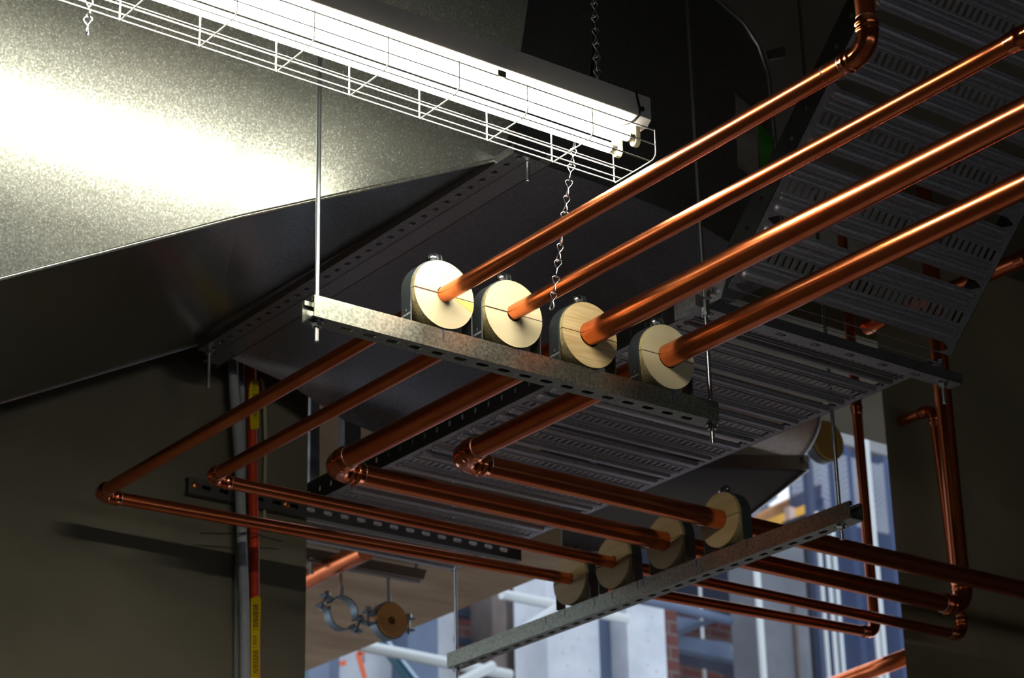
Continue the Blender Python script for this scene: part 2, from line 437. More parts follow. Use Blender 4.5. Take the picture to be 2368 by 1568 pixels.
# ------------------------------------------------------------------ wooden pipe blocks in straps
BR, BT = 0.067, 0.048
def half_block(c, r, up):
    """Half disc with a half hole for the pipe, axis along Y."""
    m = MB(); c = Vector(c); g = 0.0008; n = 28; sg = 1 if up else -1
    out = [(BR * math.cos(a), sg * (g + (BR - g) * math.sin(a))) for a in [PI * k / n for k in range(n + 1)]]
    inn = [((r + 0.0004) * math.cos(a), sg * (g + (r + 0.0004 - g) * math.sin(a))) for a in [PI * k / n for k in range(n + 1)]]
    for y0, flip in ((-BT / 2, False), (BT / 3, True)):
        v = [c + Vector((x, y0, z)) for x, z in out] + [c + Vector((x, y0, z)) for x, z in inn]
        m.add(v, [(k, k + 1, n + 2 + k, n + 1 + k) for k in range(n)])
    for ring in (out, inn):
        v = [c + Vector((x, -BT / 2, z)) for x, z in ring] + [c + Vector((x, BT / 3, z)) for x, z in ring]
        m.add(v, [(k, k + 1, n + 2 + k, n + 1 + k) for k in range(n)], True)
    for k in (0, n):
        m.add([c + Vector((out[k][0], q_, out[k][1])) for q_ in (-BT / 2, BT / 3)] + [c + Vector((inn[k][0], q_, inn[k][1])) for q_ in (BT / 3, -BT / 2)], [(0, 1, 2, 3)])
    return m
def pipe_block(c, r, label, group, wood, txt=True):
    c = Vector(c)
    t = thing('pipe_clamp', (c.x, c.y, c.z - BR), label, 'pipe clamp', group)
    for up in (True, False):
        h = half_block(c, r, up).build('block_half', wood, t)
        h.data.materials.append(WOOD_E)
        for f in h.data.polygons:
            if abs(f.normal.y) < 0.5: f.material_index = 1
    sw = 0.015; th = 0.0025; ro = BR + th
    # strap: left and right halves, each an L over the block with an upturned ear
    for s in (-1, 1):
        a0 = math.asin(0.0045 / BR)
        prof_i = [(s * BR, -BR + 0.002), (s * BR, 0.0)] + [(s * BR * math.cos(a), BR * math.sin(a)) for a in [(PI / 2 - a0) * k / 14 for k in range(1, 15)]]
        prof_o = [(s * ro, -BR + 0.002), (s * ro, 0.0)] + [(s * ro * math.cos(a), ro * math.sin(a)) for a in [(PI / 2 - a0) * k / 14 for k in range(1, 14)]]
        ear = [(s * 0.0030, BR + 0.022), (s * 0.0050, BR + 0.0235), (s * 0.0055, BR + 0.0215), (s * 0.0055, BR + th + 0.0005)]
        outl = prof_i + ear + prof_o[::-1]
        # as quads strip: inner/outer walls
        m = MB()
        pi_ = prof_i; po_ = prof_o + [(s * 0.0055, ro - 0.0003)]
        n = len(pi_)
        for yy in (-sw, sw):
            m.add([c + Vector((x, yy, z)) for x, z in pi_] + [c + Vector((x, yy, z)) for x, z in po_], [(k, k + 1, n + k + 1, n + k) for k in range(n - 1)])
        for pr in (pi_, po_):
            m.add([c + Vector((x, -sw, z)) for x, z in pr] + [c + Vector((x, sw, z)) for x, z in pr], [(k, k + 1, n + k + 1, n + k) for k in range(n - 1)], True)
        x0, x1 = sorted((s * 0.0030, s * 0.0055))
        # ear with rounded top
        er = [(-0.011, BR - 0.001)] + [(-0.011 * math.cos(a), BR + 0.012 + 0.011 * math.sin(a)) for a in [PI * k / 10 for k in range(11)]] + [(0.011, BR - 0.001)]
        m.prism([c + Vector((x0, y, z)) for y, z in er], (x1 - x0, 0, 0))
        # foot turned into the strut
        fx0, fx1 = sorted((s * BR, s * (ro)))
        st = m.build('strap_half', STRAP, t)
    b = MB(); zc = BR + 0.012
    b.sweep([c + Vector((x, 0, zc)) for x in (-0.0195, -0.019, -0.0165, -0.0125, -0.0085, -0.0058)], [0.0005, 0.004, 0.0082, 0.0098, 0.0104, 0.0104], 20)
    b.rod(c + Vector((-0.006, 0, zc)), c + Vector((0.0155, 0, zc)), 0.0031, 12)
    b.build('bolt', ZINC, t)
    nut_mesh(c + Vector((0.0085, 0, zc)), 0.0066, 0.0055, 'x').build('nut', ZINC, t)
    if txt:
        for body, sz, dz in (('UNISTRUT', 0.0058, -0.047), ('P', 0.006, -0.038)):
            cu = bpy.data.curves.new('printed_text', 'FONT'); cu.body = body; cu.size = sz; cu.align_x = 'CENTER'; cu.extrude = 0.00008
            cu.materials.append(WHITEINK)
            tmp = bpy.data.objects.new('lettering', cu); COL.objects.link(tmp)
            me = bpy.data.meshes.new_from_object(tmp.evaluated_get(bpy.context.evaluated_depsgraph_get()))
            bpy.data.objects.remove(tmp)
            o = bpy.data.objects.new('printed_text', me); COL.objects.link(o)
            # reads upside down on the left leg of the strap
            MWT = Matrix(((0, 0, -1, c.x - ro - 0.0001), (1, 0, 0, c.y - 0.001), (0, -1, 0, c.z + dz), (0, 0, 0, 1)))
            mw = MWT; o.parent = t; o.matrix_parent_inverse = Matrix.Translation(-t.location); o.matrix_basis = mw
    return t
lab_u = ['bright wooden pipe block nearest the lamp, yellow stain beside its dark saw cut',
         'bright wooden pipe block second from the lamp on the upper strut',
         'orange-grained wooden pipe block behind the dangling chain end, no dark cut',
         'dimmest wooden pipe block on the upper strut, beside the trays']
G1, G2 = 'wooden pipe blocks on the upper strut', 'wooden pipe blocks on the lower strut'
UP = []
ux = [2.2995, 2.4697, 2.6500, 2.8453]
UP.append(pipe_block((2.3040, S1Y, PZ), RS, lab_u[0], G1, WOOD))
MB().prism([(2.3040 + x, S1Y - BT / 2 - 0.0002, PZ - 0.0016 + z) for x, z in ((0.02, 0), (0.0663, 0), (0.0655, -0.014), (0.06, -0.02), (0.048, -0.014), (0.035, -0.008))], (0, -0.0002, 0)).build('stain', mat('yellow_resin_stain', (238, 206, 110), 0, 0.5), UP[0])
for s in (-1, 1):
    MB().box((2.3040 + (-0.0665 if s < 0 else 0.016), S1Y - BT / 2 - 0.0003, PZ - (0.0014 if s < 0 else 0.0008)), (2.3040 + (-0.016 if s < 0 else 0.0665), S1Y - BT / 2 - 0.0001, PZ + (0.0014 if s < 0 else 0.0006))).build('saw_cut', SAWCUT, UP[0])
UP.append(dup(UP[0], (2.4640, S1Y, PZ - BR), 0, lab_u[1], G1))
for c in children(UP[1]):
    if c.name.startswith('stain'): bpy.data.objects.remove(c)
UP.append(pipe_block((2.6470, S1Y, PZ), RL, lab_u[2], G1, WOOD2))
UP.append(pipe_block((2.8440, S1Y, PZ), RL, lab_u[3], G1, WOOD))
for s in (-1, 1):
    MB().box((2.8440 + (-0.066 if s < 0 else 0.025), S1Y - BT / 2 - 0.0003, PZ - 0.0008), (2.8440 + (-0.025 if s < 0 else 0.066), S1Y - BT / 2 - 0.0001, PZ + 0.0008)).build('saw_cut', SAWCUT, UP[3])
lab_l = ['shaded wooden pipe block furthest left on the lower strut, daylight behind it',
         'shaded wooden pipe block second along the lower strut, behind the pipe with the tight elbow',
         'shaded wooden pipe block around the first thick pipe on the lower strut',
         'wooden pipe block standing highest on the lower strut, bolt ears showing on top']
ly = [(4.4935, 0), (4.320, 1), (4.121, 3), (3.918, 3)]
LO = []
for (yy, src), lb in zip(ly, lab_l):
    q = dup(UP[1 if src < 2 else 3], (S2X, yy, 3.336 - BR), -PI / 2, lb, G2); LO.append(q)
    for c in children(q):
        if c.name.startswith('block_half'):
            c.data = c.data.copy(); c.data.materials[0] = WOOD_SHADE
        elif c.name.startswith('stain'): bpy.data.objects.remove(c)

# ------------------------------------------------------------------ fluorescent batten with wire guard
FX0, FX1 = 0.93, 2.482
lamp = thing('fluorescent_batten', ((FX0 + FX1) / 2, 2.85, 3.571), 'lit twin tube fluorescent batten in a wire guard, hung across the upper left', 'light fitting')
prof = [(2.800, 3.6195), (2.800, 3.5745), (2.812, 3.5635), (2.888, 3.5635), (2.900, 3.5745), (2.900, 3.6195)]
MB().prism([(FX0, y, z) for y, z in prof], (FX1 - FX0, 0, 0)).build('housing', PAINT, lamp, bevel=0.0012)
for ty in (2.826, 2.876):
    MB().sweep([(FX0 + 0.05, ty, 3.541), (2.4455, ty, 3.541)], 0.0082, 20).build('tube', TUBE, lamp)
    for x0, x1, s in ((2.4455, 2.4575, 1), (FX0 + 0.038, FX0 + 0.05, -1)):
        MB().sweep([(x0, ty, 3.541), (x1, ty, 3.541)], 0.0086, 20).build('tube_cap', CAP, lamp)
        xh = (2.4575, 2.4690) if s > 0 else (FX0 + 0.026, FX0 + 0.038)
        o = [(ty - 0.0095, 3.5635), (ty - 0.0095, 3.540)] + [(ty + 0.0095 * math.cos(a), 3.537 + 0.0115 * math.sin(a)) for a in [PI + PI * k / 8 for k in range(9)]] + [(ty + 0.0095, 3.540), (ty + 0.0095, 3.5635)]
        MB().prism([(xh[0], y, z) for y, z in o], (xh[1] - xh[0], 0, 0)).build('lamp_holder', HOLDER, lamp, bevel=0.0015)
g = MB(); WR = 0.00135
ring_x = [2.475 - 0.1435 * k for k in range(11)]
for x in ring_x:
    g.sweep([(x, 2.785, 3.5465), (x, 2.785, 3.502), (x, 2.7865, 3.4955), (x, 2.792, 3.4905), (x, 2.799, 3.489), (x, 2.897, 3.4875), (x, 2.9015, 3.489), (x, 2.902, 3.4935), (x, 2.902, 3.5465), (x, 2.8985, 3.562)], WR, 8)
for y, z in ((2.7865, 3.5455), (2.7865, 3.517), (2.8015, 3.4905), (2.851, 3.4895), (2.883, 3.489), (2.9005, 3.4895), (2.9005, 3.517), (2.9005, 3.5455)):
    g.sweep([(ring_x[-1], y, z), (2.476, y, z)], WR, 8)
g.build('wire_guard', WIRE, lamp)
MB().box((2.126, 2.7835, 3.5445), (2.143, 2.7995, 3.557)).build('guard_clip', ZINC, lamp, bevel=0.001)
tie = MB()
tie.sweep([(2.447, 2.90, 3.6215), (2.447, 2.85, 3.6215), (2.4475, 2.7985, 3.6205), (2.4505, 2.7975, 3.600), (2.4535, 2.7975, 3.588), (2.452, 2.7985, 3.574), (2.447, 2.806, 3.565), (2.440, 2.818, 3.5605), (2.428, 2.834, 3.5595)], 0.0019, 8)
tie.box((2.4535, 2.7935, 3.5835), (2.4605, 2.7985, 3.5905))
tag(tie.build('cable_tie', BLACK), 'black cable tie strapped around the right end of the lamp housing', 'cable tie')

# ------------------------------------------------------------------ jack chains
def jack_chain(a, b, name_label, n=None, sway=0.0):
    a, b = Vector(a), Vector(b); L = 0.0318; d = b - a
    n = n or max(1, int(d.length / (L * 0.88)))
    t = thing('hanging_chain', a, name_label, 'chain', 'jack chains hanging from the lamp')
    step = d / n; zdir = -d.normalized()
    xa = zdir.cross(Vector((0.35, 0.94, 0))).normalized(); ya = zdir.cross(xa)
    for k in range(n):
        c = a + step * (k + 0.5); rot = 0.35 * math.sin(k * 2.1) + sway
        ux = xa * math.cos(rot) + ya * math.sin(rot); uy = ya * math.cos(rot) - xa * math.sin(rot)
        pts = []
        for i in range(36):
            th = 2 * PI * i / 36; s = math.sin(2 * th); cz = math.cos(th)
            pts.append(c + zdir * (0.5 * L * cz) + (ux if cz > 0 else uy) * (0.0066 * s * (0.75 + 0.35 * abs(cz))))
        MB().sweep(pts, 0.00115, 7, closed=True).build('link', ZINC, t)
    return t
jack_chain((2.392, 2.906, 3.566), (2.381, 2.977, 3.243), 'bright loose chain dangling below the lamp in front of the second copper pipe')
jack_chain((2.404, 2.853, 4.60), (2.404, 2.853, 3.62), 'dim chain rising from the top of the lamp towards the ceiling')
jack_chain((1.418, 2.905, 3.545), (1.418, 2.905, 3.447), 'short chain end of two links under the lamp at the top left')
flex = MB().sweep([(2.445, 2.90, 4.62), (2.445, 2.90, 3.95), (2.441, 2.898, 3.83), (2.433, 2.895, 3.74), (2.415, 2.885, 3.68), (2.392, 2.87, 3.64), (2.375, 2.86, 3.618)], 0.0042, 10).build('power_cable', BLACK)
tag(flex, 'black power cable curving down behind the chain into the lamp', 'cable')

# ------------------------------------------------------------------ sheet metal ducts
DELTA = math.radians(15.5)
TD = math.tan(DELTA)
TIP = Vector((2.556, 3.33, 3.744))
nrm = Vector((0, -math.cos(DELTA), -math.sin(DELTA)))
def on_face(px, py):
    d = at(px, py, 'y', 3.33) - EYE; k = (TIP - EYE).dot(nrm) / d.dot(nrm)
    return EYE + d * k
def edge_pts(z):  # slanted side at height z
    return 3.33 + (3.744 - z) * TD
e_r, e_m, e_l = TIP, on_face(554, 500), on_face(0, 643.6)
e_ll = e_l + (e_l - e_m) * 1.5
b_r = at(490, 787, 'y', 4.55); b_l = at(0, 932.6, 'y', 4.55); b_ll = b_l + (b_l - b_r) * 1.3
ldx = thing('sloping_duct', (1.9, 3.9, 3.5), 'big galvanised duct sloping down to the left, its side lit white by the lamp', 'air duct')
zt = 4.15
def up(p): return Vector((p.x, edge_pts(zt), zt))
TR = Vector((2.556, edge_pts(zt), zt))
face = MB().add([e_ll, e_l, e_m, e_r, TR, Vector((e_ll.x, edge_pts(zt), zt))], [(0, 1, 2, 3, 4, 5)])
th_ = nrm * -0.0015
face.add([p + th_ for p in (e_ll, e_l, e_m, e_r, TR, Vector((e_ll.x, edge_pts(zt), zt)))], [(0, 1, 2, 3, 4, 5)])
face.build('side_sheet', GALV, ldx)
bot = MB().add([e_ll, e_l, e_m, e_r, b_r, b_l, b_ll], [(0, 1, 5, 6), (1, 2, 5), (2, 3, 4, 5)])
bot.build('bottom_sheet', mat('galvanised_duct_smooth', (140, 136, 128), 1, 0.22, (160, 156, 148), 120, 0.03, detail=2), ldx)
MB().add([b_ll, b_l, b_r, b_r + Z * 0.37, b_ll + Z * 1.2], [(0, 1, 2, 3, 4)]).build('rear_sheet', GALV_D, ldx)
# folded lock seam along the lower edge
MB().sweep([e_ll - Z * 0.001, e_l - Z * 0.001, e_m - Z * 0.001, e_r - Z * 0.001], 0.0042, 8).build('seam', GALV, ldx)
MB().sweep([b_ll, b_l, b_r], 0.003, 8).build('seam', GALV_D, ldx)

FY = 3.345
d2 = thing('duct', (2.95, 3.95, 3.76), 'dark galvanised duct elbow behind the second and third pipes, running back from the lamp', 'air duct')
outl = [(2.6, 3.762), (2.82, 3.7615), (2.98, 3.754), (3.10, 3.741), (3.18, 3.722), (3.25, 3.695), (3.30, 3.665), (3.325, 3.70), (3.335, 3.85), (3.325, 4.18), (3.30, 4.25), (3.26, 4.293), (3.18, 4.33), (3.05, 4.385), (2.9, 4.43), (2.6, 4.46)]
MB().prism([(x, FY, z) for x, z in outl], (0, 0.0015, 0)).build('side_sheet', GALV_D, d2)
bs = MB(); low = outl[:7]
# the bottom sheet curls down at the back into a drop
prof_b = [(FY, 0), (4.2, 0), (4.38, -0.004), (4.46, -0.014), (4.52, -0.032), (4.555, -0.06), (4.57, -0.10)]
v = []; n_ = len(low)
for y, dz in prof_b: v += [(x, y, z + dz * min(1, max(0.0, (x - 2.70) / 0.3))) for x, z in low]
bs.add(v, [(j * n_ + k, j * n_ + k + 1, (j + 1) * n_ + k + 1, (j + 1) * n_ + k) for j in range(len(prof_b) - 1) for k in range(n_ - 1)], True)
bs.build('bottom_sheet', GALV_D, d2)
MB().prism([(x, 4.575, z) for x, z in outl], (0, 0.0015, 0)).build('rear_sheet', GALV_D, d2)
MB().sweep([(x, FY, z) for x, z in outl[6:]], 0.005, 8).build('rim', GALV_D, d2)
MB().sweep([(x, FY, z) for x, z in outl[:7]], 0.003, 8).build('seam', GALV_D, d2)
lb = MB().prism([at(px, py, 'y', FY - 0.0005) for px, py in ((1700, 216), (1752, 262), (1755, 424), (1706, 385))], (0, -0.0003, 0)).build('paper_label', LABELM)
tag(lb, 'grey paper label on the side of the dark duct, between the first two pipes', 'label')
for k in range(16):
    p0 = at(1704 + 0.3 * k, 262 + 8 * k, 'y', FY - 0.0009); p1 = at(1752, 262 + 8 * k + 41, 'y', FY - 0.0009)
    if k in (0, 1, 14, 15): MB().prism([p0, p0.lerp(p1, 0.7), p0.lerp(p1, 0.7) - Z * 0.0016, p0 - Z * 0.0016], (0, -0.0001, 0)).build('print_line', INK, lb)
gp = MB().prism([at(px, py, 'y', FY - 0.002) for px, py in ((1752, 283), (1761, 286), (1772, 306), (1793, 318), (1785, 334), (1787, 402), (1758, 402))], (0, -0.0004, 0)).build('paper_tag', GREENP)
tag(gp, 'green paper slip stuck at the edge of the dark duct', 'paper')
bk = thing('corner_bracket', at(1796, 122, 'y', 3.42), 'small dark bolted corner bracket at the rim of the dark duct', 'bracket')
MB().prism([at(px, py, 'y', 3.42) for px, py in ((1774, 118), (1814, 107), (1817, 132), (1780, 138))], (0, 0.003, 0)).build('plate', GALV_D, bk)
c_ = at(1797, 124, 'y', 3.417); nut_mesh(c_, 0.0065, 0.006, 'y').build('bolt', ZINC, bk)

# slotted rail carrying the sloping duct
bar = thing('support_rail', (2.595, 3.95, 3.74), 'dark slotted support rail running back under the joint of the two ducts', 'support rail')
bm_ = MB(); T = lambda u, v, t: Vector((2.550 + v, 4.503 - u, 3.720 + t))
u = 0.0
for k in range(30):
    bm_.cell(T, u, u + 0.0412, -0.0213, 0.0213, (u + 0.0313, 0, 0.0095, 0.0055, 'slot'), 0.0025); u += 0.0412
bm_.build('slotted_face', GALV_D, bar)
MB().box((2.5287, 4.503 - u, 3.7225), (2.5312, 4.503, 3.738)).build('flange', GALV_D, bar)
MB().box((2.5725, 4.503 - u, 3.7185), (2.619, 4.557, 3.7200)).build('side_plate', GALV_D, bar)
MB().box((2.617, 4.503 - u, 3.7185), (2.6205, 4.577, 3.740)).build('lip', GALV, bar)
hanger((2.550, 4.488), 3.622, 3.735, 'short threaded rod end with nut under the far end of the duct rail', [3.72])
hanger((2.580, 3.290), 3.68, 3.735, 'short rod end hanging from the near end of the duct rail, behind the lamp guard', [])

# ducts further back over the opening
d3 = thing('duct', (3.9, 4.9, 3.7), 'grey duct bend behind the lower tray, underside catching the daylight', 'air duct')
def curved(x0, x1, pr, name, m, parent):
    v = [(x0, y, z) for y, z in pr] + [(x1, y, z) for y, z in pr]; n = len(pr)
    return MB().add(v, [(k, k + 1, n + k + 1, n + k) for k in range(n - 1)], True).build(name, m, parent)
bend = [(p_.y, p_.z) for p_ in [at(px, py, 'x', 4.78) for px, py in ((1899, 930), (1897, 957), (1893, 982), (1884, 1008), (1870, 1034), (1856, 1052), (1850, 1062))]]
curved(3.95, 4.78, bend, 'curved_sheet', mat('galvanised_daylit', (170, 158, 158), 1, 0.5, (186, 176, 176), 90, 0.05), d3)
MB().sweep([(4.78, y, z) for y, z in bend], 0.006, 8).build('rim', GALV_D, d3)
fl = [at(px, py, 'y', 4.66) for px, py in ((1380, 1050), (1868, 1052), (1872, 1086), (1380, 1074))]
MB().prism(fl, (0, 0.03, 0)).build('flange', GALV_D, d3)
lo_ = [at(px, py, 'y', 4.68) for px, py in ((1300, 1068), (1868, 1084), (1838, 1108), (1730, 1192), (1640, 1262), (1300, 1280))]
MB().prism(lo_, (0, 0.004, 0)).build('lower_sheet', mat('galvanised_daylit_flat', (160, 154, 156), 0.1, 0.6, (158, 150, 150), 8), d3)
MB().sweep([at(px, py, 'y', 4.675) for px, py in ((1868, 1084), (1838, 1108), (1730, 1192), (1640, 1262))], 0.006, 8).build('lower_rim', GALV_D, d3)
MB().prism([at(px, py, 'y', 4.90) for px, py in ((1250, 900), (1880, 935), (1874, 1000), (1850, 1070), (1250, 1100))], (0, 0.004, 0)).build('rear_sheet', GALV_D, d3)
ck = at(1862, 1062, 'y', 4.655); nut_mesh(ck, 0.012, 0.01, 'y').build('corner_bolt', ZINC, d3)

d4 = thing('duct', (3.25, 5.1, 3.85), 'grey duct bend seen between the second and third lower pipes', 'air duct')
sh = [at(px, py, 'y', 5.02) for px, py in ((836, 936), (868, 902), (980, 880), (1180, 842), (1260, 850), (1260, 930), (1100, 1010), (980, 1060), (880, 1060), (876, 1000), (868, 975), (856, 954))]
MB().prism(sh, (0, 0.004, 0)).build('cheek_sheet', mat('galvanised_cheek', (120, 122, 124), 0.5, 0.6, (136, 138, 140), 30), d4)
MB().sweep([at(px, py, 'y', 5.015) for px, py in ((836, 936), (856, 954), (868, 975), (876, 1000), (880, 1060))], 0.006, 8).build('rim', GALV_D, d4)
MB().sweep([at(px, py, 'y', 5.012) for px, py in ((860, 924), (960, 905), (1090, 881), (1230, 852))], 0.004, 8).build('swage_line', GALV_D, d4)
st_ = slab('support_post', [(797, 948), (834, 940), (836, 1120), (797, 1120)], 5.0, 0.03, GALV_D)
tag(st_, 'grey flat upright behind the third pipe, left of the duct bend', 'post')
pt = slab('edge_post', [(719, 866), (739, 852), (739, 1128), (716, 1128)], 5.05, 0.02, mat('pale_edge_board', (170, 172, 180), 0, 0.7, (120, 118, 120), 6, stretch=(1, 1, 3)))
tag(pt, 'pale narrow upright strip just right of the concrete wall edge', 'post')

# ------------------------------------------------------------------ cable trays
def tray_floor(T, width, n_periods, v0, parent, per=0.1515):
    """Perforated, ribbed tray floor. T maps (across u, along v, up t)."""
    m = MB(); th = 0.0016; e = 0.013; v = v0
    beads = MB()
    def bead(vc, hw, t0=-0.008, un=0.016):
        # raised racetrack on the underside
        r = hw; ua, ub = un + r, width - un - r; n = 8
        def loop(rr, tt):
            return [T(ua + rr * math.cos(a), vc + rr * math.sin(a), tt) for a in [PI / 2 + PI * k / n for k in range(n + 1)]] + [T(ub + rr * math.cos(a), vc + rr * math.sin(a), tt) for a in [-PI / 2 + PI * k / n for k in range(n + 1)]]
        A_, B_, C_ = loop(r, 0.0), loop(r * 0.82, t0 * 0.75), loop(r * 0.45, t0)
        k_ = len(A_)
        beads.add(A_ + B_ + C_, [(q * k_ + i, q * k_ + (i + 1) % k_, (q + 1) * k_ + (i + 1) % k_, (q + 1) * k_ + i) for q in (0, 1) for i in range(k_)] + [tuple(range(2 * k_, 3 * k_))], True)
    for p in range(n_periods):
        # open gap
        m.cell(T, 0, width, v, v + 0.026, (width / 2, v + 0.013, width / 2 - e, 0.0115, 'slot'), th); 
        m.cell(T, 0, width, v + 0.026, v + 0.070, None, th)
        # slotted strip
        ns = 32; us = 0.016; pit = (width - 2 * us) / ns
        m.cell(T, 0, us, v + 0.070, v + 0.106, None, th); m.cell(T, width - us, width, v + 0.070, v + 0.106, None, th)
        for k in range(ns):
            a = us + k * pit
            m.cell(T, a, a + pit, v + 0.070, v + 0.106, (a + pit / 2, v + 0.088, 0.0042, 0.0125, 'rect'), th)
        m.cell(T, 0, width, v + 0.106, v + per, None, th)
        bead(v + 0.0375, 0.0105); bead(v + 0.0585, 0.0045, -0.003, 0.018); bead(v + 0.1195, 0.0045, -0.003, 0.018); bead(v + 0.1395, 0.0105)
        bead(v + 0.0695, 0.0028, -0.003, 0.014); bead(v + 0.1075, 0.0028, -0.003, 0.014)
        v += per
    m.v += []; o = len(m.v)
    m.v += beads.v; m.f += [[i + o for i in f] for f in beads.f]; m.sm += beads.sm
    return m.build('tray_floor', TRAYM, parent)
def rail(T, length, v0, h, parent, pitch=0.0508):
    m = MB(); v = v0
    while v + pitch <= v0 + length + 1e-6:
        m.cell(T, v, v + pitch, 0, h, (v + pitch / 2, h * 0.45, 0.0048, 0.0075, 'slot'), 0.002, 12); v += pitch
    return m.build('side_rail', mat('galvanised_rail' + str(len(MATS)), (66, 68, 68), 0.8, 0.5), parent)
TX0, TX1 = 3.008, 3.650
lt = thing('cable_tray', (3.33, 4.15, 3.5), 'level perforated cable tray directly above the lower copper pipes', 'cable tray', 'perforated cable trays')
tray_floor(lambda u, v, t: Vector((TX0 + u, v, 3.5 + t)), TX1 - TX0, 12, 3.352 - 0.1515 + 0.0, lt)
rail(lambda u, v, t: Vector((TX0 - t, u, 3.5 + v)), 1.83, 3.215, 0.058, lt)
rail(lambda u, v, t: Vector((TX1 + t, u, 3.5 + v)), 1.83, 3.215, 0.02, lt)
ut = thing('cable_tray', (3.33, 2.8, 3.9), 'perforated cable tray rising towards the camera at the upper right', 'cable tray', 'perforated cable trays')
q = math.sqrt(0.5)
def TU(u, v, t): return Vector((3.004 + u, 3.165 - q * v + q * t, 3.53 + q * v + q * t))
tray_floor(TU, 0.650, 11, 0.142 - 0.013 - 0.1515, ut)
rail(lambda u, v, t: TU(-t, u, v), 1.62, 0.0, 0.06, ut, 0.0675)
rail(lambda u, v, t: TU(0.650 + t, u, v), 1.62, 0.0, 0.06, ut, 0.0675)
# bearer below the joint of the two trays
br = thing('tray_bearer', (3.33, 3.235, 3.479), 'grey channel crossing under the near end of the level tray, bolted at its right end', 'bearer')
MB().box((2.945, 3.2148, 3.4755), (3.725, 3.2173, 3.4985)).build('front_flange', GALV_D, br)
mm = MB(); Tb = lambda u, v, t: Vector((2.945 + u, 3.2345 + v, 3.4755 + t)); uu = 0.0
while uu + 0.1 <= 0.781:
    mm.cell(Tb, uu, uu + 0.1, -0.0195, 0.0195, (uu + 0.05, 0, 0.014, 0.0065, 'slot'), 0.0025); uu += 0.1
mm.cell(Tb, uu, 0.78, -0.0195, 0.0195, None, 0.0025)
mm.build('slotted_face', TRAYM, br)
b2 = hanger((3.683, 3.236), 3.425, 3.53, 'short bolt end under the right end of the tray bearer', [3.4755])
# plate bolted where the trays meet on the left
cp = thing('splice_plate', (2.985, 3.2, 3.52), 'grey bolted splice plate at the left corner where the two trays meet', 'bracket')
pp = [at(px, py, 'x', 2.998) for px, py in ((1560, 700), (1655, 640), (1690, 612), (1672, 672), (1668, 690), (1612, 722), (1562, 742))]
MB().prism(pp, (-0.002, 0, 0)).build('plate', TRAYM, cp)
for px, py in ((1642, 680), (1655, 672)):
    c_ = at(px, py, 'x', 2.992); nut_mesh(c_, 0.008, 0.008, 'x').build('bolt', ZINC, cp)

# ------------------------------------------------------------------ wall rail and conduits
ws = MB(); Tw = lambda u, v, t: Vector((2.631 + u, 4.711 + t, 3.464 + v)); u = 0.0
ws.cell(Tw, 0, 0.024, -0.0205, 0.0205, None, 0.0025); u = 0.024
while u + 0.05 < 1.008:
    ws.cell(Tw, u, u + 0.05, -0.0205, 0.0205, (u + 0.025, 0, 0.0135, 0.0062, 'slot'), 0.0025); u += 0.05
ws.cell(Tw, u, 1.008, -0.0205, 0.0205, None, 0.0025)
for zz in (3.464 - 0.0205, 3.464 + 0.018):
    ws.box((2.631, 4.7135, zz), (3.639, 4.7345, zz + 0.0025))
wr = thing('wall_rail', (3.13, 4.72, 3.464), 'shallow slotted rail screwed to the concrete wall and reaching across the opening', 'strut channel')
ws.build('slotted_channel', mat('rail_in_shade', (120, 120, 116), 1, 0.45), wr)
for x_ in (2.649, 2.907):
    MB().sweep([(x_, 4.7125, 3.465), (x_, 4.709, 3.465), (x_, 4.7065, 3.465), (x_, 4.7055, 3.465)], [0.0095, 0.0095, 0.007, 0.002], 14).build('screw', mat('brass_screw%d' % len(MATS), (220, 150, 90), 1, 0.3), wr)

def conduit(path, r, material, label, grp='conduits clipped to the concrete wall', ridges=0.0042):
    pts = [Vector(p) for p in path]; out = []; rad = []
    for a, b in zip(pts[:-1], pts[1:]):
        n = max(1, int((b - a).length / (ridges / 4)))
        if b is pts[-1]: n = 3
        for k in range(n): out.append(a.lerp(b, k / n))
    out.append(pts[-1])
    rad = [r * (1.0 if (k % 4) in (0, 1) else 0.9) for k in range(len(out))]
    o = MB().sweep(out, rad, 14).build('corrugated_conduit', material)
    return tag(o, label, 'conduit', grp)
def wallpt(px, py, y): return at(px, py, 'y', y)
conduit([wallpt(537, 800, 4.675), wallpt(541, 900, 4.675), wallpt(553, 1060, 4.675), wallpt(556, 1180, 4.675), wallpt(561, 1300, 4.675), wallpt(565, 1400, 4.675), wallpt(567, 1640, 4.675), Vector((wallpt(567, 1640, 4.675).x, 4.675, 0.0))], 0.0130, GREYC, 'larger grey corrugated conduit down the concrete wall, left of the orange one')
conduit([wallpt(556, 800, 4.722), wallpt(562, 960, 4.722), wallpt(566, 1060, 4.722), wallpt(556, 1180, 4.722), wallpt(549, 1330, 4.722), wallpt(548, 1640, 4.722), Vector((wallpt(548, 1640, 4.722).x, 4.722, 0.0))], 0.0085, GREYC, 'thin grey corrugated conduit half hidden behind the larger grey one')
oc = conduit([wallpt(579, 800, 4.69), wallpt(582, 900, 4.69), wallpt(584, 1100, 4.69), wallpt(588, 1250, 4.69), wallpt(589, 1400, 4.69), wallpt(592, 1640, 4.69), Vector((wallpt(592, 1640, 4.69).x, 4.69, 0.0))], 0.0125, REDC, 'orange red corrugated conduit with yellow tags down the concrete wall')
pc = MB().sweep([wallpt(603, 876, 4.70), wallpt(608, 895, 4.705), wallpt(612, 950, 4.715), wallpt(614, 1040, 4.722), wallpt(612, 1110, 4.725), wallpt(611, 1200, 4.727)], 0.0048, 10).build('draw_string', WHITEC)
tag(pc, 'thin pale cord hanging beside the orange conduit and yellow tag', 'cord')
